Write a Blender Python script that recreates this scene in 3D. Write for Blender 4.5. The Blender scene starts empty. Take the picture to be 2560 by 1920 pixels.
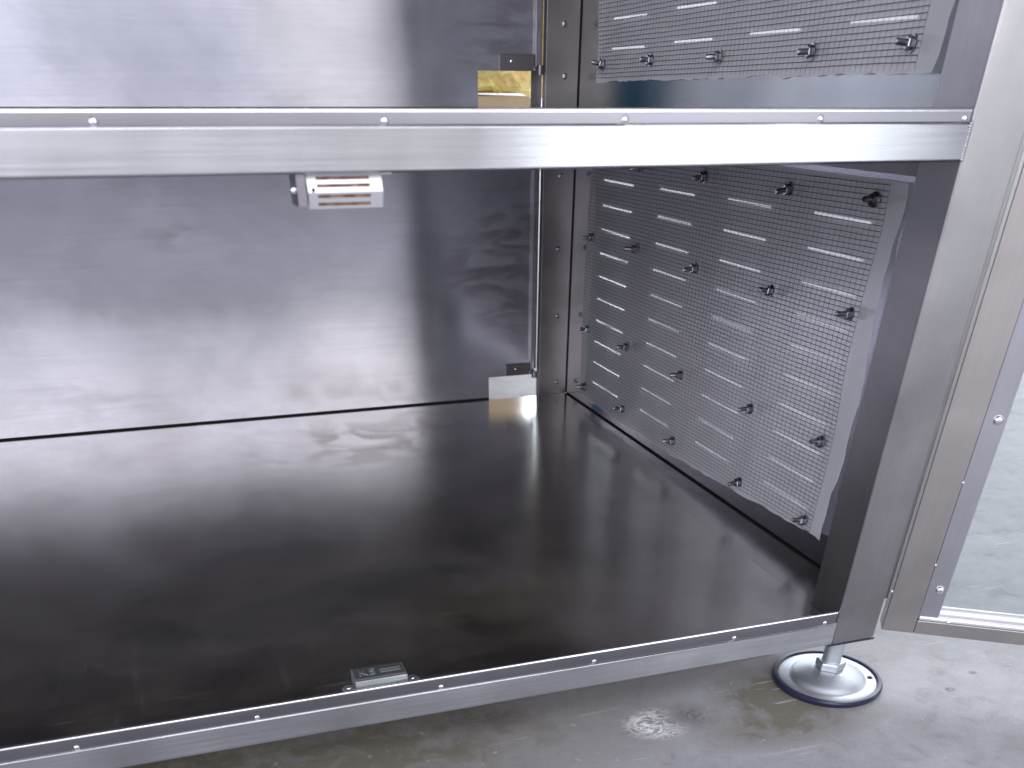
import bpy, bmesh, math, random
from math import radians, sin, cos, pi, sqrt
from mathutils import Matrix, Vector, noise as mnoise

scene = bpy.context.scene
COL = scene.collection
# ---------------------------------------------------------------- camera
cam_d = bpy.data.cameras.new("camera")
cam = bpy.data.objects.new("camera", cam_d)
COL.objects.link(cam)
cam.location = (-0.51005, -0.59417, 0.34972)
cam.rotation_euler = (0.85055, -0.005, -0.32684)
cam_d.sensor_width = 36
cam_d.lens = 30.915
cam_d.shift_y = 0.4611
cam_d.clip_start = 0.02
cam_d.clip_end = 100
cam_d.dof.use_dof = True
cam_d.dof.focus_distance = 0.86
cam_d.dof.aperture_fstop = 9
scene.camera = cam
# ---------------------------------------------------------------- light of the hall
world = bpy.data.worlds.new("World")
scene.world = world
world.use_nodes = True
bg = world.node_tree.nodes["Background"]
bg.inputs[0].default_value = (0.76, 0.76, 0.95, 1)
bg.inputs[1].default_value = 0.26

def lamp(name, loc, target, sx, sy, radiance, col):
    d = bpy.data.lights.new(name, 'AREA')
    d.shape = 'RECTANGLE'; d.size = sx; d.size_y = sy
    d.energy = radiance * pi * sx * sy
    d.color = col
    o = bpy.data.objects.new(name, d)
    o.location = loc
    o.rotation_euler = (Vector(target) - Vector(loc)).to_track_quat('-Z', 'Y').to_euler()
    COL.objects.link(o)
    return o
LC = (0.89, 0.90, 1.0)
lamp("hall_window_lamp", (-2.75, -3.5, 0.66), (-2.75, 0, 0.66), 3.9, 0.80, 1.45, LC)
lamp("hall_window_lamp", (-0.30, -3.5, 0.66), (-0.30, 0, 0.66), 0.96, 0.80, 0.90, LC)
lamp("hall_window_lamp", (0.48, -3.5, 0.66), (0.48, 0, 0.66), 0.56, 0.80, 1.25, (1.0, 0.97, 0.92))
lamp("high_window_lamp", (-1.2, -3.5, 1.75), (-1.2, 0, 1.0), 5.6, 1.34, 2.8, (1.0, 0.96, 0.94))
lamp("hall_door_lamp", (1.85, -3.5, 1.0), (1.85, 0, 1.0), 1.7, 2.2, 4.6, (0.92, 0.95, 1.0))
lamp("left_window_lamp", (-3.4, -1.7, 1.2), (0.05, 0.3, 0.1), 3.2, 2.0, 4.4, LC)
lamp("side_door_lamp", (4.2, 0.7, 1.9), (0.6, 1.2, 0.0), 3.4, 2.6, 1.7, (0.88, 0.93, 1.0))
lamp("rear_window_lamp", (1.45, 4.45, 1.0), (1.45, 0, 1.0), 1.1, 1.2, 5.5, (0.84, 0.95, 1.0))
lamp("overhead_lamp", (1.4, -1.8, 3.8), (0.6, -1.2, 0), 2.6, 2.0, 1.5, LC)
lamp("overhead_lamp", (1.1, 0.95, 2.5), (0.1, 1.45, 0.35), 0.6, 0.6, 14.0, (1.0, 0.97, 0.9))  # added to brighten the yellow bundle, no known source
lamp("wall_fill_lamp", (2.6, 3.2, 2.7), (2.6, 4.5, 0.5), 3.6, 0.8, 9.0, (0.92, 0.96, 1.0))  # unseen fill added so the wall looks bright through the slots
lamp("ground_fill_lamp", (-0.5, -1.7, 1.7), (-0.5, -1.7, 0), 1.2, 0.9, 6.0, LC)  # unseen fill added to brighten the ground in front
lamp("overhead_lamp", (2.2, 2.7, 2.6), (1.9, 2.5, 0), 2.2, 2.4, 9.0, (0.9, 0.96, 1.0))  # added overhead to brighten the ground behind the slots

scene.view_settings.view_transform = 'Standard'
scene.view_settings.look = 'None'
scene.view_settings.exposure = 0
scene.view_settings.gamma = 1
scene.render.engine = 'CYCLES'
scene.cycles.max_bounces = 14
scene.cycles.glossy_bounces = 10
scene.cycles.transparent_max_bounces = 24

# ---------------------------------------------------------------- materials
def mat(name):
    m = bpy.data.materials.new(name)
    m.use_nodes = True
    return m, m.node_tree.nodes, m.node_tree.links, m.node_tree.nodes["Principled BSDF"]

def tex_coord(N, L, scale, rot=(0, 0, 0)):
    g = N.new("ShaderNodeNewGeometry")
    mp = N.new("ShaderNodeMapping")
    mp.inputs['Scale'].default_value = scale
    mp.inputs['Rotation'].default_value = rot
    L.new(g.outputs['Position'], mp.inputs['Vector'])
    return mp.outputs['Vector']

def noise_node(N, L, vec, scale=1.0, detail=3.0, rough=0.5, dist=0.0):
    n = N.new("ShaderNodeTexNoise")
    n.inputs['Scale'].default_value = scale
    n.inputs['Detail'].default_value = detail
    n.inputs['Roughness'].default_value = rough
    n.inputs['Distortion'].default_value = dist
    L.new(vec, n.inputs['Vector'])
    return n.outputs['Fac']

def ramp(N, L, fac, stops):
    r = N.new("ShaderNodeValToRGB")
    e = r.color_ramp.elements
    while len(e) < len(stops): e.new(0.5)
    for k, (p, c) in enumerate(stops):
        e[k].position = p
        e[k].color = (c, c, c, 1) if not isinstance(c, tuple) else (*c, 1)
    L.new(fac, r.inputs['Fac'])
    return r.outputs['Color']

def mix(N, L, fac, a, b, mode='MIX'):
    n = N.new("ShaderNodeMix"); n.data_type = 'RGBA'; n.blend_type = mode
    for sock, v in ((n.inputs['Factor'], fac), (n.inputs['A'], a), (n.inputs['B'], b)):
        if hasattr(v, 'is_output'): L.new(v, sock)
        elif isinstance(v, tuple): sock.default_value = (*v, 1)
        else: sock.default_value = v
    return n.outputs['Result']

def math_node(N, L, op, a, b=None, c=None, clamp=False):
    n = N.new("ShaderNodeMath"); n.operation = op; n.use_clamp = clamp
    for k, v in enumerate((a, b, c)):
        if v is None: continue
        if hasattr(v, 'is_output'): L.new(v, n.inputs[k])
        else: n.inputs[k].default_value = v
    return n.outputs[0]

def blob_mask(N, L, blobs):
    """soft ellipsoid masks round points of the place: (x, y, z, rx, ry, rz, weight)"""
    g = N.new("ShaderNodeNewGeometry")
    tot = None
    for (x, y, z, rx, ry, rz, w) in blobs:
        s = N.new("ShaderNodeVectorMath"); s.operation = 'SUBTRACT'
        L.new(g.outputs['Position'], s.inputs[0]); s.inputs[1].default_value = (x, y, z)
        m = N.new("ShaderNodeVectorMath"); m.operation = 'MULTIPLY'
        L.new(s.outputs[0], m.inputs[0]); m.inputs[1].default_value = (1 / rx, 1 / ry, 1 / rz)
        l = N.new("ShaderNodeVectorMath"); l.operation = 'LENGTH'
        L.new(m.outputs[0], l.inputs[0])
        v = math_node(N, L, 'SUBTRACT', 1.0, l.outputs['Value'], clamp=True)
        v = math_node(N, L, 'MULTIPLY', v, w)
        tot = v if tot is None else math_node(N, L, 'MAXIMUM', tot, v)
    return tot

def steel(name, col, rough, brush=(1, 1, 1), bump=0.0, blotch=0.08, rvar=0.08, smudges=None, aniso=0.0, tang=(0, 0, 1), grain=0.22,
          smudge_col=(0.16, 0.15, 0.16), wave=0.0, wave_scale=(3, 3, 3)):
    m, N, L, B = mat(name)
    B.inputs['Metallic'].default_value = 1.0
    big = noise_node(N, L, tex_coord(N, L, (7, 7, 9)), 1, 4, 0.55, 0.4)
    fine = noise_node(N, L, tex_coord(N, L, brush), 1, 3, 0.6)
    dark = tuple(c * (1 - blotch * 2.4) for c in col)
    light = tuple(min(1, c * (1 + blotch)) for c in col)
    c = mix(N, L, ramp(N, L, big, [(0.32, 0.0), (0.68, 1.0)]), dark, light)
    c = mix(N, L, ramp(N, L, fine, [(0.35, 0.0), (0.7, grain)]), c, tuple(k * 0.75 for k in col))
    r = math_node(N, L, 'MULTIPLY_ADD', big, rvar * 2, rough - rvar)
    if smudges:
        mk = blob_mask(N, L, smudges)
        sn = noise_node(N, L, tex_coord(N, L, (15, 15, 52)), 1, 3, 0.5, 0.7)
        v = math_node(N, L, 'MULTIPLY', mk, ramp(N, L, sn, [(0.44, 0.0), (0.60, 1.0)]))
        c = mix(N, L, v, c, smudge_col)
        r = math_node(N, L, 'MULTIPLY_ADD', v, 0.12, r)
    if aniso:
        B.inputs['Anisotropic'].default_value = aniso
        tv = N.new("ShaderNodeCombineXYZ")
        for k in range(3): tv.inputs[k].default_value = tang[k]
        L.new(tv.outputs[0], B.inputs['Tangent'])
    L.new(c, B.inputs['Base Color'])
    L.new(r, B.inputs['Roughness'])
    prev = None
    if wave:
        w = noise_node(N, L, tex_coord(N, L, wave_scale), 1, 2, 0.5)
        b1 = N.new("ShaderNodeBump"); b1.inputs['Strength'].default_value = 1
        b1.inputs['Distance'].default_value = wave
        L.new(w, b1.inputs['Height']); prev = b1.outputs[0]
    if bump:
        b = N.new("ShaderNodeBump"); b.inputs['Strength'].default_value = 1
        b.inputs['Distance'].default_value = bump
        L.new(fine, b.inputs['Height'])
        if prev: L.new(prev, b.inputs['Normal'])
        prev = b.outputs[0]
    if prev: L.new(prev, B.inputs['Normal'])
    return m

M = {}
ST = (0.60, 0.60, 0.63)
M['post'] = steel("brushed_steel_post", (0.40, 0.39, 0.40), 0.36, (420, 420, 9), 0.00004, 0.12, aniso=0.6, tang=(1, 0, 0), grain=0.28)
M['rail'] = steel("brushed_steel_rail", (0.56, 0.57, 0.60), 0.27, (7, 420, 520), 0.00005, 0.12, aniso=0.8, tang=(0, 0, 1), grain=0.75)
M['tray'] = steel("steel_tray", (0.76, 0.74, 0.735), 0.19, (14, 300, 300), 0.00001, 0.07, 0.05,
                  smudges=[(-0.30, 0.66, -0.01, 0.19, 0.13, 0.1, 0.75), (-0.18, 0.70, -0.01, 0.16, 0.10, 0.1, 0.6),
                           (-0.52, 0.05, -0.01, 0.10, 0.05, 0.1, 0.5), (-0.42, 0.10, -0.01, 0.12, 0.09, 0.1, 0.5)],
                  smudge_col=(0.42, 0.35, 0.32), wave=0.0004)
def dusty(m, lo, hi, col, seed, scl=(6, 9, 9)):
    # a film of grey dust with fine wipe marks on the sheet
    N, L = m.node_tree.nodes, m.node_tree.links
    B = N['Principled BSDF']
    a = noise_node(N, L, tex_coord(N, L, scl, (0, 0, seed)), 1, 5, 0.62, 0.8)
    b = noise_node(N, L, tex_coord(N, L, (9, 190, 190), (0, 0, seed + 0.5)), 1, 2, 0.5, 0.3)
    c = noise_node(N, L, tex_coord(N, L, (170, 8, 170), (0, 0, seed - 0.6)), 1, 2, 0.5, 0.3)
    k = ramp(N, L, a, [(0.38, lo), (0.70, hi)])
    k = math_node(N, L, 'ADD', k, ramp(N, L, b, [(0.62, 0.0), (0.72, 0.05)]))
    k = math_node(N, L, 'ADD', k, ramp(N, L, c, [(0.64, 0.0), (0.74, 0.04)]))
    d = N.new("ShaderNodeBsdfDiffuse"); d.inputs['Color'].default_value = (*col, 1)
    s = N.new("ShaderNodeMixShader")
    L.new(k, s.inputs[0]); L.new(B.outputs[0], s.inputs[1]); L.new(d.outputs[0], s.inputs[2])
    L.new(s.outputs[0], N['Material Output'].inputs['Surface'])
dusty(M['tray'], 0.01, 0.10, (0.42, 0.37, 0.33), 0.3)
_late = 1
M['lip_'] = steel("steel_lip", (0.25, 0.25, 0.275), 0.36, (10, 300, 300), 0.00002, 0.05)
M['back'] = steel("steel_back_sheet", (0.56, 0.57, 0.64), 0.15, (6, 60, 260), 0.000008, 0.07, 0.05, aniso=0.6, tang=(0, 0, 1),
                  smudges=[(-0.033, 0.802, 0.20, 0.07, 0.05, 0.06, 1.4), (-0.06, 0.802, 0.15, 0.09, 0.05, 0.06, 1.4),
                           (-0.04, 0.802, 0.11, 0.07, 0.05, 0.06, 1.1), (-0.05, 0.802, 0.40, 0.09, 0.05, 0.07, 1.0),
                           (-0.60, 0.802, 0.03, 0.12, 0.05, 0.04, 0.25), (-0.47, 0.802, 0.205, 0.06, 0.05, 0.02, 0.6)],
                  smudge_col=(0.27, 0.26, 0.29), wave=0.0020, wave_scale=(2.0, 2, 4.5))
dusty(M['back'], 0.02, 0.16, (0.42, 0.40, 0.42), 1.1, (5, 5, 11))
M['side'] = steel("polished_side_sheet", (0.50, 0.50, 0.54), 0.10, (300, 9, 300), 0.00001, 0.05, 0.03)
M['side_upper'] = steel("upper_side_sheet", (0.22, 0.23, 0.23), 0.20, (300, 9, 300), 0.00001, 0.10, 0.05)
M['rear'] = steel("rear_post_steel", (0.40, 0.375, 0.375), 0.40, (300, 300, 8), 0.00003, 0.16)
M['door'] = steel("door_frame_steel", (0.46, 0.44, 0.43), 0.38, (300, 300, 9), 0.00004, 0.07)
M['bead'] = steel("bead_aluminium", (0.56, 0.56, 0.61), 0.30, (300, 300, 9), 0.00002, 0.04)
M['bright'] = steel("bright_fixing_steel", (0.80, 0.80, 0.82), 0.22, (200, 200, 200), 0, 0.03)
M['chrome'] = steel("plated_foot_steel", (0.64, 0.67, 0.71), 0.5, (150, 150, 150), 0, 0.04)
M['dull'] = steel("dull_bolt_steel", (0.34, 0.34, 0.38), 0.28, (400, 400, 400), 0, 0.15)
M['dark_tab'] = steel("dark_tab_steel", (0.22, 0.21, 0.22), 0.35, (200, 200, 200), 0, 0.08)

def plain(name, col, rough=0.5, metal=0.0, spec=0.5):
    m, N, L, B = mat(name)
    n = noise_node(N, L, tex_coord(N, L, (40, 40, 40)), 1, 4)
    L.new(mix(N, L, n, tuple(c * 0.8 for c in col), tuple(min(1, c * 1.15) for c in col)), B.inputs['Base Color'])
    B.inputs['Roughness'].default_value = rough
    B.inputs['Metallic'].default_value = metal
    B.inputs['Specular IOR Level'].default_value = spec
    return m
M['catch_top'] = plain("dull_catch_top", (0.20, 0.205, 0.21), 0.4, 0.7)
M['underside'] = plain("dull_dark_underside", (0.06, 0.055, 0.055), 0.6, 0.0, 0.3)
M['rubber'] = plain("blue_black_rubber", (0.02, 0.02, 0.055), 0.3)
M['gap'] = plain("dark_joint_gap", (0.015, 0.013, 0.014), 0.7, spec=0.2)  # near-black strips and discs for open gaps and holes, shade put into colour
M['wire'] = plain("dark_mesh_wire", (0.06, 0.06, 0.085), 0.45)
M['wire_light'] = plain("pale_mesh_wire", (0.22, 0.22, 0.26), 0.45)
M['white_steel'] = plain("white_zinc", (0.74, 0.74, 0.78), 0.33, 0.55)
M['lip_white'] = plain("white_louvre_lips", (0.85, 0.86, 0.90), 0.4)
M['zinc'] = plain("grey_zinc_casting", (0.42, 0.45, 0.46), 0.38, 0.8)
M['blue'] = plain("blue_board", (0.06, 0.25, 0.42), 0.45)

# rust behind the vent slots
m, N, L, B = mat("rusty_insert")
n = noise_node(N, L, tex_coord(N, L, (160, 160, 400)), 1, 4, 0.6)
L.new(ramp(N, L, n, [(0.35, (0.09, 0.035, 0.02)), (0.55, (0.26, 0.15, 0.11)), (0.75, (0.40, 0.30, 0.27))]), B.inputs['Base Color'])
B.inputs['Roughness'].default_value = 0.7
M['rust'] = m

# thin translucent filter cloth
m, N, L, B = mat("grey_filter_cloth")
B.inputs['Base Color'].default_value = (0.50, 0.50, 0.55, 1)
B.inputs['Roughness'].default_value = 0.75
n = noise_node(N, L, tex_coord(N, L, (60, 60, 60)), 1, 3)
L.new(mix(N, L, n, (0.84, 0.84, 0.88), (0.90, 0.90, 0.94)), B.inputs['Base Color'])
tr = N.new("ShaderNodeBsdfTransparent")
tl = N.new("ShaderNodeBsdfTranslucent"); tl.inputs['Color'].default_value = (0.6, 0.6, 0.65, 1)
s1 = N.new("ShaderNodeMixShader"); s1.inputs[0].default_value = 0.30
s2 = N.new("ShaderNodeMixShader"); s2.inputs[0].default_value = 0.34
out = N["Material Output"]
L.new(B.outputs[0], s1.inputs[1]); L.new(tl.outputs[0], s1.inputs[2])
L.new(s1.outputs[0], s2.inputs[1]); L.new(tr.outputs[0], s2.inputs[2])
L.new(s2.outputs[0], out.inputs['Surface'])
M['cloth'] = m

# glass of the door
m, N, L, B = mat("clear_door_glass")
gl = N.new("ShaderNodeBsdfGlossy"); gl.inputs['Roughness'].default_value = 0.03
tr = N.new("ShaderNodeBsdfTransparent"); tr.inputs['Color'].default_value = (0.95, 0.97, 0.97, 1)
fr = N.new("ShaderNodeFresnel"); fr.inputs['IOR'].default_value = 1.5
s = N.new("ShaderNodeMixShader")
L.new(fr.outputs[0], s.inputs[0]); L.new(tr.outputs[0], s.inputs[1]); L.new(gl.outputs[0], s.inputs[2])
L.new(s.outputs[0], N["Material Output"].inputs['Surface'])
M['glass'] = m

# yellow wrapping
m, N, L, B = mat("yellow_wrapping_film")
v = noise_node(N, L, tex_coord(N, L, (20, 9, 30), (0.4, 0.3, 0.8)), 1, 3, 0.55, 1.6)
L.new(ramp(N, L, v, [(0.3, (0.62, 0.36, 0.10)), (0.5, (0.85, 0.62, 0.24)), (0.7, (0.88, 0.84, 0.30))]), B.inputs['Base Color'])
B.inputs['Roughness'].default_value = 0.35
bp = N.new("ShaderNodeBump"); bp.inputs['Strength'].default_value = 0.8; bp.inputs['Distance'].default_value = 0.02
L.new(v, bp.inputs['Height']); L.new(bp.outputs[0], B.inputs['Normal'])
M['yellow'] = m

# concrete floor of the hall
m, N, L, B = mat("worn_concrete")
big = noise_node(N, L, tex_coord(N, L, (5, 5, 5)), 1, 5, 0.6, 0.3)
mid = noise_node(N, L, tex_coord(N, L, (34, 34, 34)), 1, 5, 0.65, 0.5)
fin = noise_node(N, L, tex_coord(N, L, (420, 420, 420)), 1, 3, 0.6)
c = mix(N, L, ramp(N, L, big, [(0.3, 0.0), (0.7, 1.0)]), (0.30, 0.295, 0.305), (0.395, 0.395, 0.42))
c = mix(N, L, ramp(N, L, mid, [(0.42, 0.0), (0.72, 0.45)]), c, (0.48, 0.48, 0.51))
c = mix(N, L, ramp(N, L, mid, [(0.25, 0.5), (0.42, 0.0)]), c, (0.17, 0.155, 0.15))
c = mix(N, L, ramp(N, L, fin, [(0.35, 0.0), (0.75, 0.25)]), c, (0.22, 0.21, 0.21))
# brown damp stain beside the foot; wide left patches also paint in shade
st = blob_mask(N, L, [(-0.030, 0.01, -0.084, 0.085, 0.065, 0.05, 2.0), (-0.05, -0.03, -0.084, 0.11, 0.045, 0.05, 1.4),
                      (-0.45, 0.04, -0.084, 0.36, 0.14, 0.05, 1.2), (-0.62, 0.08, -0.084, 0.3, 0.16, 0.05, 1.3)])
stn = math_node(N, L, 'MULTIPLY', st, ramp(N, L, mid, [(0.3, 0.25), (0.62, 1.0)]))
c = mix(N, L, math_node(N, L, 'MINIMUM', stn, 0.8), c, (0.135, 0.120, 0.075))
# white scuff
sc = blob_mask(N, L, [(-0.166, 0.004, -0.084, 0.036, 0.028, 0.05, 1.8)])
scn = noise_node(N, L, tex_coord(N, L, (75, 130, 100), (0, 0, 0.6)), 1, 4, 0.65, 2.2)
sc = math_node(N, L, 'MULTIPLY', math_node(N, L, 'MINIMUM', sc, 1.0), ramp(N, L, scn, [(0.46, 0.0), (0.53, 0.95)]))
c = mix(N, L, sc, c, (0.86, 0.86, 0.86))
c = mix(N, L, ramp(N, L, noise_node(N, L, tex_coord(N, L, (95, 95, 95)), 1, 5, 0.75), [(0.62, 0.0), (0.70, 0.45)]), c, (0.66, 0.65, 0.64))
dk = blob_mask(N, L, [(-0.137, 0.006, -0.084, 0.040, 0.028, 0.05, 1.0), (0.127, -0.03, -0.084, 0.006, 0.005, 0.05, 2.0),
                      (-0.31, 0.06, -0.084, 0.05, 0.03, 0.05, 0.7), (0.17, -0.01, -0.084, 0.006, 0.004, 0.05, 1.0)])
c = mix(N, L, math_node(N, L, 'MULTIPLY', math_node(N, L, 'MINIMUM', dk, 0.8), ramp(N, L, scn, [(0.35, 0.3), (0.55, 1.0)])), c, (0.12, 0.11, 0.11))
# hairline scratches in a few directions
def scratch(rot, scl, lo, hi):
    w = noise_node(N, L, tex_coord(N, L, scl, (0, 0, rot)), 1, 1, 0.4, 0.25)
    return ramp(N, L, w, [(lo, 0.0), (hi, 1.0)])
for rot, scl, k in ((0.5, (9, 260, 9), 0.35), (-0.9, (13, 300, 13), 0.55), (2.2, (12, 240, 12), 0.5)):
    s_ = scratch(rot, scl, 0.72, 0.76)
    pm = noise_node(N, L, tex_coord(N, L, (11, 11, 11)), 1, 1)
    s_ = math_node(N, L, 'MULTIPLY', s_, ramp(N, L, pm, [(0.5, 0.0), (0.6, k)]))
    c = mix(N, L, s_, c, (0.66, 0.65, 0.64))
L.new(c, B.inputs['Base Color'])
L.new(math_node(N, L, 'MULTIPLY_ADD', mid, 0.2, 0.68), B.inputs['Roughness'])
B.inputs['Specular IOR Level'].default_value = 0.25
bp = N.new("ShaderNodeBump"); bp.inputs['Strength'].default_value = 0.6; bp.inputs['Distance'].default_value = 0.0012
L.new(math_node(N, L, 'ADD', mid, math_node(N, L, 'MULTIPLY', fin, 0.25)), bp.inputs['Height'])
L.new(bp.outputs[0], B.inputs['Normal'])
M['concrete'] = m

# ---------------------------------------------------------------- helpers
GZ = -0.084
W = {}
def link(o, parent=None, loc=(0, 0, 0), rot=None):
    COL.objects.link(o)
    o.location = loc
    if rot: o.rotation_euler = rot
    mb = Matrix.Translation(loc) @ (Matrix.Rotation(rot[2], 4, 'Z') @ Matrix.Rotation(rot[1], 4, 'Y') @ Matrix.Rotation(rot[0], 4, 'X') if rot else Matrix())
    W[o.name] = mb
    if parent:
        o.parent = parent
        o.matrix_parent_inverse = W[parent.name].inverted()
    return o
def empty(name, loc, label, cat):
    o = bpy.data.objects.new(name, None)
    o.empty_display_size = 0.05
    link(o, None, loc); o['label'] = label; o['category'] = cat
    return o
def mobj(name, bm, material, parent=None, loc=(0, 0, 0), rot=None, smooth=None, label=None, kind=None):
    me = bpy.data.meshes.new(name)
    bmesh.ops.recalc_face_normals(bm, faces=bm.faces)
    bm.to_mesh(me); bm.free()
    me.materials.append(material)
    if smooth is not None:
        ar = [p.area for p in me.polygons]
        big = max(ar) * 0.25 if smooth == 35 else 1e9
        me.polygons.foreach_set('use_smooth', [a < big for a in ar])
        try: me.set_sharp_from_angle(angle=radians(smooth))
        except Exception: pass
        if smooth == 35:
            # bevels take the normals of the flats they join
            nrm = [Vector() for _ in me.vertices]
            for p in me.polygons:
                for v in p.vertices: nrm[v] += p.normal * p.area
            me.normals_split_custom_set([tuple(p.normal) if p.area >= big else tuple(nrm[v].normalized()) for p in me.polygons for v in p.vertices])
    o = bpy.data.objects.new(name, me)
    link(o, parent, loc, rot)
    if label: o['label'] = label
    if kind: o['kind'] = kind
    return o
def share(src, name, parent, loc, rot=None, label=None):
    o = bpy.data.objects.new(name, src.data)
    link(o, parent, loc, rot)
    if label: o['label'] = label
    return o
def box(bm, x0, x1, y0, y1, z0, z1, bev=0.0, seg=2):
    t = bmesh.new()
    bmesh.ops.create_cube(t, size=1)
    for v in t.verts:
        v.co = Vector((x0 + (v.co.x + .5) * (x1 - x0), y0 + (v.co.y + .5) * (y1 - y0), z0 + (v.co.z + .5) * (z1 - z0)))
    if bev: bmesh.ops.bevel(t, geom=t.edges[:], offset=bev, segments=seg, affect='EDGES', profile=0.5)
    me = bpy.data.meshes.new("tmp"); t.to_mesh(me); t.free(); bm.from_mesh(me); bpy.data.meshes.remove(me)
def bx(*a, **k):
    bm = bmesh.new(); box(bm, *a, **k); return bm
def extrude_profile(bm, prof, x0, x1, axis='x', closed=True, cuts=1):
    """prof: list of (a,b); swept along x (a=y,b=z) or z (a=x,b=y)"""
    rows = []
    for i in range(cuts + 1):
        t = x0 + (x1 - x0) * i / cuts
        rows.append([bm.verts.new((t, a, b) if axis == 'x' else (a, b, t) if axis == 'z' else (a, t, b)) for a, b in prof])
    n = len(prof)
    for i in range(cuts):
        for j in range(n if closed else n - 1):
            bm.faces.new((rows[i][j], rows[i][(j + 1) % n], rows[i + 1][(j + 1) % n], rows[i + 1][j]))
    if closed:
        bm.faces.new(rows[0]); bm.faces.new(rows[-1][::-1])
def lathe(bm, prof, seg=48, c=(0, 0)):
    rows = []
    for r, z in prof:
        rows.append([bm.verts.new((c[0] + r * cos(2 * pi * k / seg), c[1] + r * sin(2 * pi * k / seg), z)) for k in range(seg)])
    for i in range(len(rows) - 1):
        for k in range(seg):
            bm.faces.new((rows[i][k], rows[i][(k + 1) % seg], rows[i + 1][(k + 1) % seg], rows[i + 1][k]))
    bm.faces.new(rows[0][::-1]); bm.faces.new(rows[-1])
def sheet_with_holes(us, vs, holes, f, th):
    """grid sheet in (u,v) with rectangular holes; f(u,v,t) -> point"""
    us = sorted(set(us + [h[k] for h in holes for k in (0, 1)]))
    vs = sorted(set(vs + [h[k] for h in holes for k in (2, 3)]))
    bm = bmesh.new()
    V = {}
    def vert(i, j):
        if (i, j) not in V: V[(i, j)] = bm.verts.new(f(us[i], vs[j], 0))
        return V[(i, j)]
    for i in range(len(us) - 1):
        for j in range(len(vs) - 1):
            cu, cv = (us[i] + us[i + 1]) / 2, (vs[j] + vs[j + 1]) / 2
            if any(h[0] < cu < h[1] and h[2] < cv < h[3] for h in holes): continue
            bm.faces.new((vert(i, j), vert(i + 1, j), vert(i + 1, j + 1), vert(i, j + 1)))
    g = bmesh.ops.extrude_face_region(bm, geom=bm.faces[:])
    d = Vector(f(0, 0, th)) - Vector(f(0, 0, 0))
    bmesh.ops.translate(bm, vec=d, verts=[e for e in g['geom'] if isinstance(e, bmesh.types.BMVert)])
    return bm

# ---------------------------------------------------------------- ground
bm = bmesh.new()
vs = [bm.verts.new(p) for p in ((-15, -15, GZ), (15, -15, GZ), (15, 15, GZ), (-15, 15, GZ))]
bm.faces.new(vs)
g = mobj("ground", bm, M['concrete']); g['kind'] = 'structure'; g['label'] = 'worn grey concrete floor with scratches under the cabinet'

w_ = mobj("hall_wall", bx(-7, 9, 4.5, 4.6, GZ - 0.001, 3.4), plain("white_painted_wall", (0.74, 0.75, 0.78), 0.7)); w_['kind'] = 'structure'
w_['label'] = 'pale hall wall far behind the cabinet, glimpsed through its slots'

# ---------------------------------------------------------------- cabinet
XL = -1.15          # inside of the left wall
XW = 0.0537         # inside of the right wall
YB = 0.8023         # back
SH = 0.3275         # shelf floor height
TOP = 0.98
cab = empty("steel_cabinet", (XL / 2, YB / 2, GZ),
            "open brushed stainless steel cabinet with a shelf, mesh side panel and levelling foot", "cabinet")

# posts
PW, PD = 0.045, 0.0425
def post(x0, y0, name="post", m='post', w=PW, d=PD, label=None):
    return mobj(name, bx(x0, x0 + w, y0, y0 + d, -0.0315, TOP + 0.02, bev=0.0022 if m == 'post' else 0.0006, seg=3), M[m], cab, smooth=35, label=label)
fp = post(0.0, 0.0, label="wide front corner post beside the open door")
rp = post(0.0084, YB, m='rear', w=XW - 0.0096, d=0.012, label="brownish rear corner post")
post(XL - 0.045, 0.0); post(XL - 0.04, YB, d=0.03)
# plastic plug under the front post
mobj("end_plug", bx(-0.002, 0.047, 0.001, 0.041, -0.0335, -0.0318, bev=0.0004), M['rubber'], fp)

def rr(y0, y1, z0, z1, r):
    P = []
    for cx, cy, a0 in ((y1 - r, z1 - r, 0), (y0 + r, z1 - r, 90), (y0 + r, z0 + r, 180), (y1 - r, z0 + r, 270)):
        for k in range(4):
            a = radians(a0 + 30 * k); P.append((cx + r * cos(a), cy + r * sin(a)))
    return P
def railx(x0, x1, y0, y1, z0, z1, label=None):
    bm = bmesh.new(); extrude_profile(bm, rr(y0, y1, z0, z1, 0.0015), x0, x1)
    return mobj("front_rail", bm, M['rail'], cab, smooth=35, label=label)
# upper front rail in two butted lengths, lower front rail in one
railx(-0.2405, -0.0002, 0.0008, 0.028, 0.3133, 0.3335, label="upper front rail, length next to the post")
railx(XL, -0.24062, 0.0008, 0.028, 0.3133, 0.3335, label="upper front rail, long length")
railx(XL, -0.0002, 0.0008, 0.028, -0.0318, -0.0105, label="lower front rail above the floor")
railx(XL, -0.0002, 0.0008, 0.028, TOP, TOP + 0.02)
# weld bead between rail and post
bm = bmesh.new()
for k in range(14):
    z = 0.3145 + k * 0.0014
    s = bmesh.ops.create_icosphere(bm, subdivisions=1, radius=0.0013, matrix=Matrix.Translation((-0.0004, 0.0006, z)))
mobj("weld_seam", bm, M['rail'], fp, smooth=60)
for (x0, x1, y0, y1) in ((0.012, 0.045, PD + 0.0006, YB - 0.0006), (XL - 0.045, XL - 0.012, PD + 0.0006, YB - 0.0006), (XL + 0.001, 0.0078, YB + 0.003, YB + 0.026)):
    for z0, z1 in ((-0.0318, -0.0125), (TOP, TOP + 0.02)):
        if y0 < 0.1: mobj("side_rail", bx(x0, x1, y0, y1, z0, z1, bev=0.001), M['rail'], cab, smooth=35)
        elif z0 > 0.35: mobj("back_rail", bx(x0, x1, y0, y1, z0, z1, bev=0.001), M['rail'], cab, smooth=35)

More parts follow.
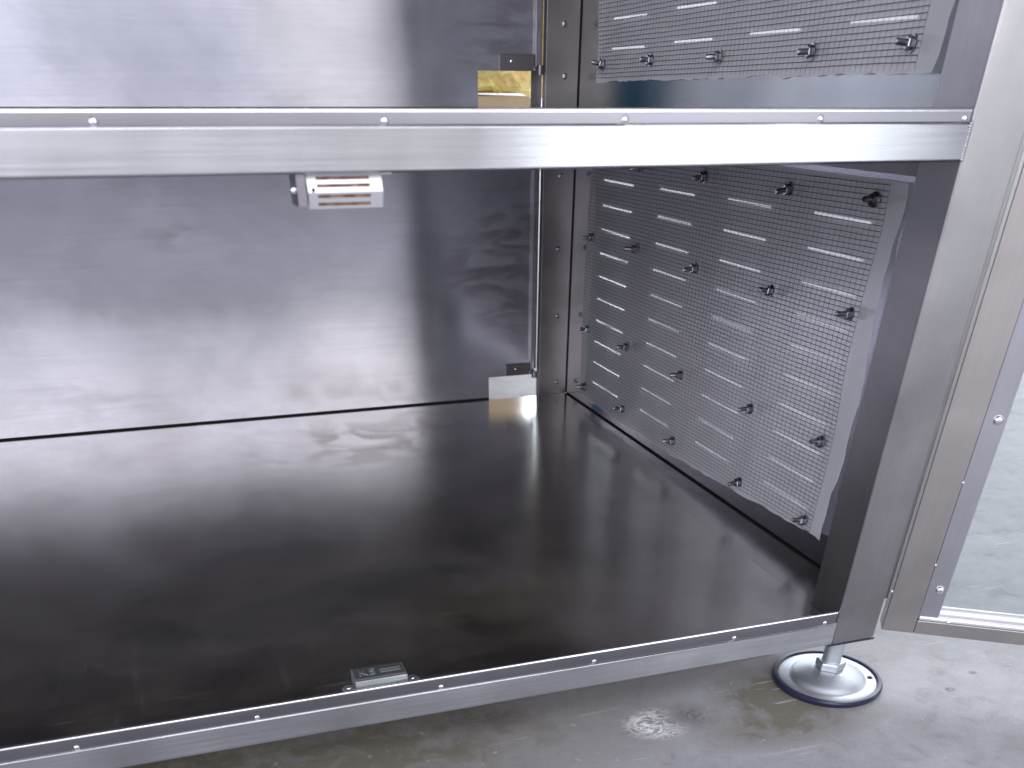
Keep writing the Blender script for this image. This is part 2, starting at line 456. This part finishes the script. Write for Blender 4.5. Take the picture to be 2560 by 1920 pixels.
# folded trays (floor and shelf): one bent sheet each
def tray(zf, lip, label):
    th = 0.0012
    y_in = 0.0052
    prof = [(YB - 0.0018, zf), (y_in, zf), (y_in, lip - 0.0012)]
    prof += [(0.0037 + 0.0015 * cos(a), lip - 0.0014 + 0.0014 * sin(a)) for a in [pi * k / 8 for k in range(1, 8)]]
    prof += [(0.0022, lip - 0.0016), (0.0022, zf - th), (YB - 0.0018, zf - th)]
    bm = bmesh.new()
    extrude_profile(bm, prof, XL + 0.002, -0.0006, cuts=1)
    o = mobj("tray", bm, M['tray'], cab, smooth=40, label=label)
    # brushed lip face coloured darker, rolled edge lighter: shading put into the colours
    o.data.materials.append(M['lip_']); o.data.materials.append(M['bright'])
    for p in o.data.polygons:
        if p.center.y < 0.006 and p.center.z > zf + 0.0005:
            p.material_index = 1 if (p.normal.y < -0.98 and p.center.z < lip - 0.003) else 2
    return o
t1 = tray(-0.0100, 0.0, "dark floor tray with a folded front lip")
t2 = tray(SH, 0.3402, "shelf tray with a bright folded front lip")
mobj("underside_sheet", bx(XL + 0.002, 0.0118, 0.0290, YB - 0.004, 0.3248, 0.3254), M['underside'], t2, label="dull dark sheet added under the shelf to darken its reflection")  # unseen sheet added so the floor tray reflects less light
for zf in (-0.0100, SH):
    mobj("tray_flange", bx(-0.0004, XW - 0.0034, PD + 0.0012, YB - 0.0018, zf - 0.0012, zf, bev=0.0), M['tray'], t1 if zf < 0 else t2)
mobj("dark_cover_strip", bx(XW - 0.0014, XW - 0.0004, PD + 0.002, YB - 0.002, 0.2985, 0.3255), M['rear'], t2)  # added dark strip covering the side panel's bright reflection above the cloth
for zf in (-0.0100, SH):
    mobj("joint_strip", bx(XW - 0.0034, XW - 0.0004, PD + 0.002, YB - 0.002, zf - 0.0012, zf + 0.0002), M['gap'], t1 if zf < 0 else t2)
    mobj("joint_strip", bx(XL, -0.0719 if zf < 0 else -0.0817, YB - 0.0017, YB + 0.0001, zf - 0.001, zf + (0.0019 if zf < 0 else 0.0008)), M['gap'], t1 if zf < 0 else t2)
# lip skins (darker coloured brushed face in front of each tray)
# rivets on the lips
bm = bmesh.new()
bmesh.ops.create_uvsphere(bm, u_segments=16, v_segments=8, radius=1.0)
for v in bm.verts:
    if v.co.z < 0: v.co.z = 0
    v.co.z *= 0.55
bmesh.ops.remove_doubles(bm, verts=bm.verts[:], dist=0.0001)
R0 = mobj("rivet", bm, M['bright'], t2, loc=(-0.379, 0.0022, 0.3349), rot=(pi / 2, 0, 0), smooth=60, label="rivet with a dark scarred rim")
R0.data.transform(Matrix.Scale(0.0021, 4))
for x in (-0.524, -0.240, -0.111, -0.005, -0.665):
    share(R0, "rivet", t2, (x, 0.0022, 0.3350), (pi / 2, 0, 0))
for x in (-0.635, -0.508, -0.365, -0.234, -0.103, -0.012):
    share(R0, "rivet", t1, (x, 0.0022, -0.0088), (pi / 2, 0, 0))

# back sheets with the notch at their right foot
def back_sheet(z0, z1, nx0, nx1, nz, label):
    f = lambda u, v, t: (u, YB + 0.0003 + t, v)
    return mobj("back_panel", sheet_with_holes([XL, -0.0065], [z0, z1], [(nx0, 0.0, z0 - 0.001, nz)], f, 0.0012), M['back'], cab, label=label)
b1 = back_sheet(-0.0099, 0.3240, -0.0717, -0.008, 0.0195, "lower back panel, smudged at its right edge")
b2 = back_sheet(SH + 0.0002, TOP, -0.0815, -0.017, 0.3625, "upper back panel")
# strip standing proud at the right edge of the back sheets
for z0, z1, par in ((0.024, 0.3238, b1), (0.3665, TOP, b2)):
    mobj("edge_return", bx(-0.0075, -0.0058, YB - 0.006, YB + 0.0001, z0, z1, bev=0.0004), M['rear'], par)
    mobj("rear_channel", bx(-0.0056, 0.0082, YB + 0.014, YB + 0.016, z0 if z0 < 0.1 else 0.3260, z1), M['dark_tab'], par)
# small screwed tabs above the notches
for z0, par in ((0.0200, b1), (0.3630, b2)):
    dx = 0.0 if z0 < 0.1 else -0.0085
    tb = mobj("screwed_tab", bx(-0.0452 + dx, -0.0085, YB - 0.0022, YB - 0.0002, z0, z0 + 0.0152, bev=0.0004), M['dark_tab'], par)
    share(R0, "screw_head", tb, (-0.030 + dx, YB - 0.0024, z0 + 0.0085), (pi / 2, 0, 0))
    bm = bmesh.new(); lathe(bm, [(0.0042, 0), (0.0042, 0.009)], 16, (0, 0))
    mobj("hook", bm, M['dark_tab'], tb, loc=(-0.0008, YB - 0.004, z0 - 0.004), smooth=40)
mobj("joint_strip", bx(XW - 0.0011, XW - 0.0002, YB - 0.0012, YB + 0.004, -0.0095, TOP), M['gap'], rp)
# screws on the rear post
bm = bmesh.new(); lathe(bm, [(0.0030, 0), (0.0030, 0.0012), (0.0015, 0.0021)], 12)
sc0 = mobj("screw", bm, M['dull'], rp, loc=(0.0374, YB, 0.0058), rot=(pi / 2, 0, 0), smooth=40)
for x, z in ((0.0352, 0.094), (0.0325, 0.176), (0.0325, 0.258), (0.0314, 0.4065), (0.034, 0.358)):
    share(sc0, "screw", rp, (x, YB, z), (pi / 2, 0, 0))

# side panels with rows of pressed slots
SY = [(0.612, 0.703), (0.457, 0.542), (0.303, 0.388), (0.149, 0.233)]
SZ0 = [0.0275 + 0.0257 * k for k in range(10)]
def zdrift(y): return 0.0075 * (0.70 - y) / 0.55
def side_panel(x, th, z0, z1, rows, label):
    holes = []
    for (a, b) in SY:
        for z in rows:
            zz = z + zdrift((a + b) / 2)
            holes.append((a, b, zz - 0.0009, zz + 0.0009))
    f = lambda u, v, t: (x + t, u, v)
    bm = sheet_with_holes([0.0, YB - 0.0005], [z0, z1], [], f, th) if not rows else sheet_with_holes([PD + 0.0005, YB - 0.0005], [z0, z1], holes, f, th)
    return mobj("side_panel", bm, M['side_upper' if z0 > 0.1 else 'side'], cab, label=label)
s1 = side_panel(XW, 0.001, -0.0125, 0.3265, SZ0, "slotted right side panel of the lower bay")
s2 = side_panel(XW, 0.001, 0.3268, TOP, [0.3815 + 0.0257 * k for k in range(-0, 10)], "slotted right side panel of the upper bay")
side_panel(XL - 0.002, 0.001, -0.0125, TOP, [], "left side panel")
# top sheet of the cabinet
mobj("top_panel", bx(XL, 0.05, 0.001, YB + 0.02, TOP + 0.0205, TOP + 0.022), M['rail'], cab)

# relief shared by cloth and wires
def relief(y, z, seed):
    v = mnoise.noise(Vector((y * 7 + seed, z * 9, seed))) * 0.0035
    v += 0.004 * max(0, (0.16 - y) / 0.05) * (0.5 + 0.5 * sin(z * 38 + seed))
    v += mnoise.noise(Vector((y * 24, z * 20, seed + 5))) * 0.0012
    return v
def wob(t, s, amp):
    return amp * (mnoise.noise(Vector((t * 14, s, 0))) + 0.55 * mnoise.noise(Vector((t * 47, s + 3, 0))))
def mesh_screen(par, seed, zc0, zc1, zw0, zw1, front_y, label, zbot):
    XC = XW - 0.0042
    # cloth: a grid warped to its uneven cut edges
    bm = bmesh.new()
    nu, nv = 150, 70
    G = []
    for i in range(nu + 1):
        row = []
        for j in range(nv + 1):
            a, b = i / nu, j / nv
            z_lo = zbot(a) + wob(a, seed, 0.0022)
            z_hi = zc1
            z = z_lo + (z_hi - z_lo) * b
            yf = front_y(z) + wob(z * 1.3, seed + 9, 0.0055)
            yr = 0.738 + wob(z, seed + 4, 0.001)
            y = yf + (yr - yf) * a
            row.append(bm.verts.new((XC - relief(y, z, seed), y, z)))
        G.append(row)
    for i in range(nu):
        for j in range(nv):
            bm.faces.new((G[i][j], G[i + 1][j], G[i + 1][j + 1], G[i][j + 1]))
    cl = mobj("filter_cloth", bm, M['cloth'], par, smooth=80, label=label)
    # wires
    def wires(name, paths, r, m):
        vv, ff = [], []
        for pts in paths:
            base = len(vv)
            for k, p in enumerate(pts):
                q = pts[min(k + 1, len(pts) - 1)] - pts[max(k - 1, 0)]
                side = Vector((1, 0, 0)); up = q.cross(side).normalized()
                for a in range(3):
                    t = 2 * pi * a / 3
                    vv.append(p + r * (side * cos(t) + up * sin(t)))
            for k in range(len(pts) - 1):
                for a in range(3):
                    b_ = (a + 1) % 3
                    ff.append((base + 3 * k + a, base + 3 * k + b_, base + 3 * k + 3 + b_, base + 3 * k + 3 + a))
        me = bpy.data.meshes.new(name); me.from_pydata([tuple(v) for v in vv], [], ff); me.materials.append(m)
        me.polygons.foreach_set('use_smooth', [True] * len(ff))
        o = bpy.data.objects.new(name, me); link(o, par); o['kind'] = 'stuff'
        return o
    H, V = [], []
    n = int((zw1 - zw0) / 0.00375)
    for k in range(n + 1):
        z = zw0 + k * (zw1 - zw0) / n
        pts = []
        for q in range(56):
            y = 0.131 + (0.735 - 0.131) * q / 55
            zz = z + zdrift(y) * 0.9 * (1 - (z - zw0) / (zw1 - zw0) * 0.4) - 0.0065 * 0.9 + wob(y * .5 + z * 2, 31 + seed, 0.0005)
            if zz < zbot((y - .105) / .63) + 0.002: zz = None
            if zz is not None and zz < zc1: pts.append(Vector((XC - relief(y, zz, seed) - 0.0010, y, zz)))
        if len(pts) > 3: H.append(pts)
    ny = int(0.604 / 0.0074)
    for k in range(ny + 1):
        y = 0.131 + 0.604 * k / ny
        lo = max(zw0 - 0.006, zbot((y - .105) / .63) + 0.001)
        V.append([Vector((XC - relief(y, lo + (zw1 - lo) * q / 24, seed) - 0.0006, y + wob(q * .04 + y, 77, 0.0007), lo + (zw1 - lo) * q / 24)) for q in range(25)])
    wires("mesh_wires", H, 0.00026, M['wire'])
    wires("mesh_crosswires", V, 0.00013, M['wire_light'])
    return cl
c1 = mesh_screen(s1, 1.3, 0.004, 0.2945, 0.010, 0.2935, lambda z: 0.108 + 0.004 * sin(z * 30), "grey filter cloth with a wavy cut front edge",
                 lambda a: 0.0025 + 0.0145 * max(0, 1 - a * 1.6))
c2 = mesh_screen(s2, 6.1, 0.354, 0.62, 0.3625, 0.615, lambda z: 0.104 + 0.005 * max(0, (0.38 - z) / 0.02), "upper filter cloth, ragged along its foot",
                 lambda a: 0.3525 + 0.0055 * (1 - a))

# bolts through the mesh
bm = bmesh.new()
lathe(bm, [(0.0054, 0), (0.0054, 0.0010), (0.0046, 0.0013)], 20)
lathe(bm, [(0.0040, 0.0014), (0.0044, 0.0020), (0.0044, 0.0048), (0.0038, 0.0054)], 6)
lathe(bm, [(0.0021, 0.0055), (0.0021, 0.0130), (0.0014, 0.0142)], 12)
bolt0 = None
rnd = random.Random(4)
BY = [0.716, 0.582, 0.428, 0.270, 0.142]
for par, zs in ((s1, (0.0185, 0.0915, 0.1975, 0.2765)), (s2, (0.3685, 0.475))):
    for z in zs:
        for k, y in enumerate(BY):
            zz = z + (0.0, 0.003, 0.0035, 0.005, 0.0075)[k] * (1 if z < 0.1 else 0.7)
            loc = (XW - 0.0058, y + rnd.uniform(-.002, .002), zz)
            rot = (rnd.uniform(-.12, .12), -pi / 2 + rnd.uniform(-.15, .15), rnd.uniform(-.15, .15))
            if bolt0 is None:
                bolt0 = mobj("bolt", bm, M['dull'], par, loc=loc, rot=rot, smooth=40)
            else:
                share(bolt0, "bolt", par, loc, rot)

# ---------------------------------------------------------------- door catches
def upper_catch():
    x0, x1 = -0.4235, -0.3825
    secs = [(0.0058, 0.3131), (0.0030, 0.3062), (0.0026, 0.3052), (0.0060, 0.2978)]
    rows = []
    holes = []
    def yz(v):
        for k in range(3):
            za, zb = secs[k][1], secs[k + 1][1]
            if za >= v >= zb:
                t = (za - v) / (za - zb)
                return secs[k][0] + t * (secs[k + 1][0] - secs[k][0])
        return secs[-1][0]
    f = lambda u, v, t: (u, yz(v) + t, v)
    hs = [(x0 + 0.0050, x1 - 0.0068, zc - 0.00075, zc + 0.00075) for zc in (0.3112, 0.3080, 0.3034, 0.2998)]
    bm = sheet_with_holes([x0, x1], [0.2978, 0.3052, 0.3062, 0.3131], hs, f, 0.0007)
    c = mobj("slotted_catch", bm, M['white_steel'], cab, label="white slotted catch under the upper rail")
    for zc in (0.3112, 0.3080, 0.3034, 0.2998):
        yy = yz(zc) + 0.0012
        mobj("slot_insert", bx(x0 + 0.0046, x1 - 0.0064, yy, yy + 0.001, zc - 0.0013, zc + 0.0013), M['rust'], c)
    bm = bmesh.new()
    pr = [(x0 - 0.0008, 0.004), (x0 - 0.0055, 0.006), (x0 - 0.0066, 0.010), (x0 - 0.0066, 0.024), (x0 - 0.0050, 0.024), (x0 - 0.0050, 0.011), (x0 - 0.0040, 0.008), (x0 - 0.0008, 0.006)]
    extrude_profile(bm, pr, 0.2990, 0.3130, axis='z')
    e = mobj("catch_ear", bm, M['dark_tab'], c, smooth=30)
    bm = bx(x0 - 0.0003, x1 + 0.0003, 0.0075, 0.024, 0.2990, 0.3129, bev=0.0006)
    mobj("catch_body", bm, M['zinc'], c)
    share(R0, "screw_head", c, (x0 - 0.0066, 0.009, 0.3058), (pi / 2, 0, 0))
    bm = bmesh.new(); lathe(bm, [(0.0009, 0), (0.0009, 0.0006)], 10)
    mobj("screw_hole", bm, M['gap'], c, loc=(x0 + 0.0028, 0.0028, 0.3064), rot=(pi / 2, 0, 0))
    mobj("catch_flange", bx(x1 + 0.0004, x1 + 0.006, 0.0062, 0.018, 0.3124, 0.3130), M['white_steel'], c)
upper_catch()

def lower_catch():
    x0, x1, y0, y1, z0, z1 = -0.4312, -0.3900, 0.0072, 0.0282, -0.0099, 0.0045
    c = mobj("magnetic_catch", bx(x0, x1, y0, y1, z0, z1, bev=0.0009, seg=2), M['zinc'], cab, smooth=40, label="grey cast catch behind the lower lip")
    mobj("catch_plate", bx(x0 + 0.0012, x1 - 0.0012, y0 + 0.003, y1 - 0.0012, z1 - 0.0002, z1 + 0.0003), M['catch_top'], c)
    cu = bpy.data.curves.new("letters", 'FONT'); cu.body = "KS"; cu.size = 0.013; cu.extrude = 0.0003
    to = bpy.data.objects.new("letters_src", cu); COL.objects.link(to)
    bpy.context.view_layer.update()
    me = bpy.data.meshes.new_from_object(to.evaluated_get(bpy.context.evaluated_depsgraph_get()))
    bpy.data.objects.remove(to)
    me.materials.clear(); me.materials.append(M['zinc'])
    o = bpy.data.objects.new("raised_letters", me); link(o, c, (x0 + 0.004, y0 + 0.0075, z1 + 0.0005))
    for k in range(2):
        mobj("raised_bar", bx(x0 + 0.0215, x1 - 0.0035, y0 + 0.009 + k * .0035, y0 + 0.0105 + k * .0035, z1 + 0.0003, z1 + 0.0006), M['zinc'], c)
    for xe in (x0 - 0.0048, x1 + 0.0048):
        bm = bmesh.new(); lathe(bm, [(0.0052, -0.0099), (0.0052, -0.0035), (0.0046, -0.0028)], 20)
        e = mobj("catch_ear", bm, M['zinc'], c, loc=(xe, y0 + 0.006, 0.0), smooth=40)
        share(R0, "screw_head", c, (xe, y0 + 0.006, -0.0028))
lower_catch()

# ---------------------------------------------------------------- levelling feet
def foot(cx, cy, label=None):
    fr = GZ
    bm = bmesh.new()
    lathe(bm, [(0.0445, fr + 0.0001), (0.0505, fr + 0.0001), (0.0515, fr + 0.0012), (0.0517, fr + 0.0042), (0.0503, fr + 0.0058), (0.0478, fr + 0.0060), (0.0462, fr + 0.0044), (0.0462, fr + 0.0002)][::-1], 96)
    r = mobj("rubber_ring", bm, M['rubber'], None, loc=(cx, cy, 0), smooth=40)
    bm = bmesh.new()
    prof = [(0.0460, fr + 0.0010), (0.0461, fr + 0.0042), (0.0452, fr + 0.0048), (0.0375, fr + 0.0046), (0.0355, fr + 0.0052), (0.0340, fr + 0.0075), (0.0300, fr + 0.0098),
            (0.0240, fr + 0.0122), (0.0185, fr + 0.0142), (0.0160, fr + 0.0150), (0.004, fr + 0.0152)]
    lathe(bm, prof, 96)
    base = mobj("levelling_foot", bm, M['chrome'], cab, loc=(cx, cy, 0), smooth=50, label=label)
    r.parent = base; r.matrix_parent_inverse = W[base.name].inverted()
    bm = bmesh.new(); lathe(bm, [(0.0130, fr + 0.0153), (0.0138, fr + 0.0160), (0.0138, fr + 0.0215), (0.0128, fr + 0.0228)], 6)
    mobj("lock_nut", bm, M['chrome'], base, loc=(cx, cy, 0), rot=(0, 0, 0.35), smooth=20)
    bm = bmesh.new(); lathe(bm, [(0.0088, fr + 0.0228), (0.0088, -0.0337)], 32)
    mobj("spindle", bm, M['chrome'], base, loc=(cx, cy, 0), smooth=40)
    bm = bmesh.new(); lathe(bm, [(0.0026, fr + 0.0042), (0.0026, fr + 0.0051)], 20)
    a = radians(-22)
    mobj("fixing_hole", bm, M['gap'], base, loc=(cx + 0.0408 * cos(a), cy + 0.0408 * sin(a), 0))
foot(0.023, 0.022, "plated foot under the front post on a dark rubber ring")
foot(XL - 0.022, 0.022); foot(0.03, YB + 0.012); foot(XL - 0.02, YB + 0.012)

# ---------------------------------------------------------------- door, swung open
AH = radians(-32.87)
HP = (0.0590, 0.0090, 0.0)
DR = (0, 0, AH)
DT = 0.60
def dobj(name, bm, m, parent, **k): return mobj(name, bm, m, parent, loc=HP, rot=DR, **k)
door = dobj("door", bx(0.0, 0.0283, 0.0, 0.020, -0.0300, DT, bev=0.0012, seg=3), M['door'], cab, smooth=35, label="glazed door standing open beside the front post")
dobj("door_rail", bx(0.0285, 0.5200, 0.0003, 0.020, -0.0300, -0.0172, bev=0.0008, seg=2), M['door'], door, smooth=35)
dobj("door_rail", bx(0.0285, 0.5200, 0.0003, 0.020, DT - 0.028, DT, bev=0.0008, seg=2), M['door'], door, smooth=35)
dobj("door_stile", bx(0.5203, 0.5486, 0.0, 0.020, -0.0300, DT, bev=0.0012, seg=2), M['door'], door, smooth=35)
dobj("glazing_bead", bx(0.0287, 0.0456, 0.0024, 0.0100, -0.0168, DT - 0.029, bev=0.0006), M['bead'], door, smooth=35)
bm = bmesh.new()
pr = [(0.0016, -0.0169), (0.0010, -0.0155), (0.0014, -0.0140), (0.0034, -0.0128), (0.0026, -0.0110), (0.0040, -0.0075), (0.0066, -0.0058), (0.0100, -0.0055), (0.0100, -0.0169)]
extrude_profile(bm, pr, 0.0300, 0.5190)
dobj("glazing_seal", bm, M['white_steel'], door, smooth=50)
dobj("glass_pane", bx(0.0400, 0.5200, 0.0108, 0.0138, -0.0120, DT - 0.030), M['glass'], door)
def dpt(u, t, z):
    return (HP[0] + u * cos(AH) - t * sin(AH), HP[1] + u * sin(AH) + t * cos(AH), z)
bm = bmesh.new(); lathe(bm, [(0.0036, 0), (0.0036, 0.0008), (0.0030, 0.0020), (0.0016, 0.0028)], 20)
rv = mobj("door_rivet", bm, M['bright'], door, loc=dpt(0.0390, 0.0024, 0.0125), rot=(pi / 2, 0, AH), smooth=50)
for z in (0.153, 0.2935, 0.434): share(rv, "door_rivet", door, dpt(0.0390, 0.0024, z), (pi / 2, 0, AH))
for u in (0.055, 0.20, 0.34): share(R0, "seal_rivet", door, dpt(u, 0.0012, -0.0165), (pi / 2, 0, AH))
bm = bmesh.new(); bmesh.ops.create_icosphere(bm, subdivisions=2, radius=0.0013)
tw = mobj("tack_weld", bm, M['bright'], door, loc=dpt(-0.0008, -0.0002, 0.0075), smooth=60)
share(tw, "tack_weld", door, dpt(0.0282, 0.0006, 0.035)); share(tw, "tack_weld", door, dpt(0.0282, 0.0006, 0.105))
# hinge strip closing the joint between post and door
mobj("hinge_strip", bx(0.0462, 0.0582, 0.0120, 0.0145, 0.0, DT), M['post'], door)

# ---------------------------------------------------------------- things seen through the notches
def bundle(name, x0, x1, y0, y1, z0, z1, m, label, cat, seed, amp):
    bm = bmesh.new()
    box(bm, x0, x1, y0, y1, z0, z1, bev=0.010, seg=2)
    bmesh.ops.subdivide_edges(bm, edges=bm.edges[:], cuts=15, use_grid_fill=True)
    for v in bm.verts:
        if v.co.z > z0 + 0.004:
            n = mnoise.noise_vector(v.co * 9 + Vector((seed, 0, 0)))
            v.co += n * amp + mnoise.noise_vector(v.co * 31 + Vector((0, seed, 0))) * amp * 0.45
            v.co.y -= amp * abs(mnoise.noise(Vector((v.co.x * 13 + v.co.z * 9, seed, v.co.z * 4)))) * 1.6
    o = mobj(name, bm, M[m]); o['label'] = label; o['category'] = cat
    return o
bundle("wrapped_bundle", -0.08, 0.265, 1.44, 1.88, 0.3375, 0.66, 'yellow', "creased yellow wrapped bundle seen through the upper back notch", "bundle", 2.0, 0.022)
m, N, L, B = mat("brown_cardboard")
n = noise_node(N, L, tex_coord(N, L, (30, 30, 12)), 1, 4)
L.new(mix(N, L, n, (0.50, 0.36, 0.21), (0.66, 0.50, 0.33)), B.inputs['Base Color'])
B.inputs['Roughness'].default_value = 0.8
M['card'] = m
bxo = empty("cardboard_box", (0.08, 1.6, GZ), "brown cardboard box standing under the yellow wrapped bundle", "box")
mobj("box_body", bx(-0.10, 0.205, 1.41, 1.90, GZ + 0.001, 0.331, bev=0.003), M['card'], bxo)
mobj("box_flap", bx(-0.10, 0.205, 1.404, 1.4085, 0.25, 0.332), M['card'], bxo)
mobj("box_flap", bx(-0.098, 0.203, 1.41, 1.90, 0.3315, 0.334), M['card'], bxo)
# a blue crate standing left of the bundle
cr = empty("blue_crate", (-0.50, 1.65, GZ), "blue crate behind the cabinet, mirrored in the polished side panel", "crate")
for y in (1.45, 1.83): mobj("crate_side", bx(-0.82, -0.16, y, y + 0.02, GZ + 0.001, 0.60, bev=0.004), M['blue'], cr)
for x in (-0.82, -0.18): mobj("crate_end", bx(x, x + 0.02, 1.4705, 1.8295, GZ + 0.001, 0.60, bev=0.004), M['blue'], cr)
mobj("crate_rim", bx(-0.835, -0.145, 1.44, 1.4485, 0.55, 0.60, bev=0.002), M['blue'], cr)
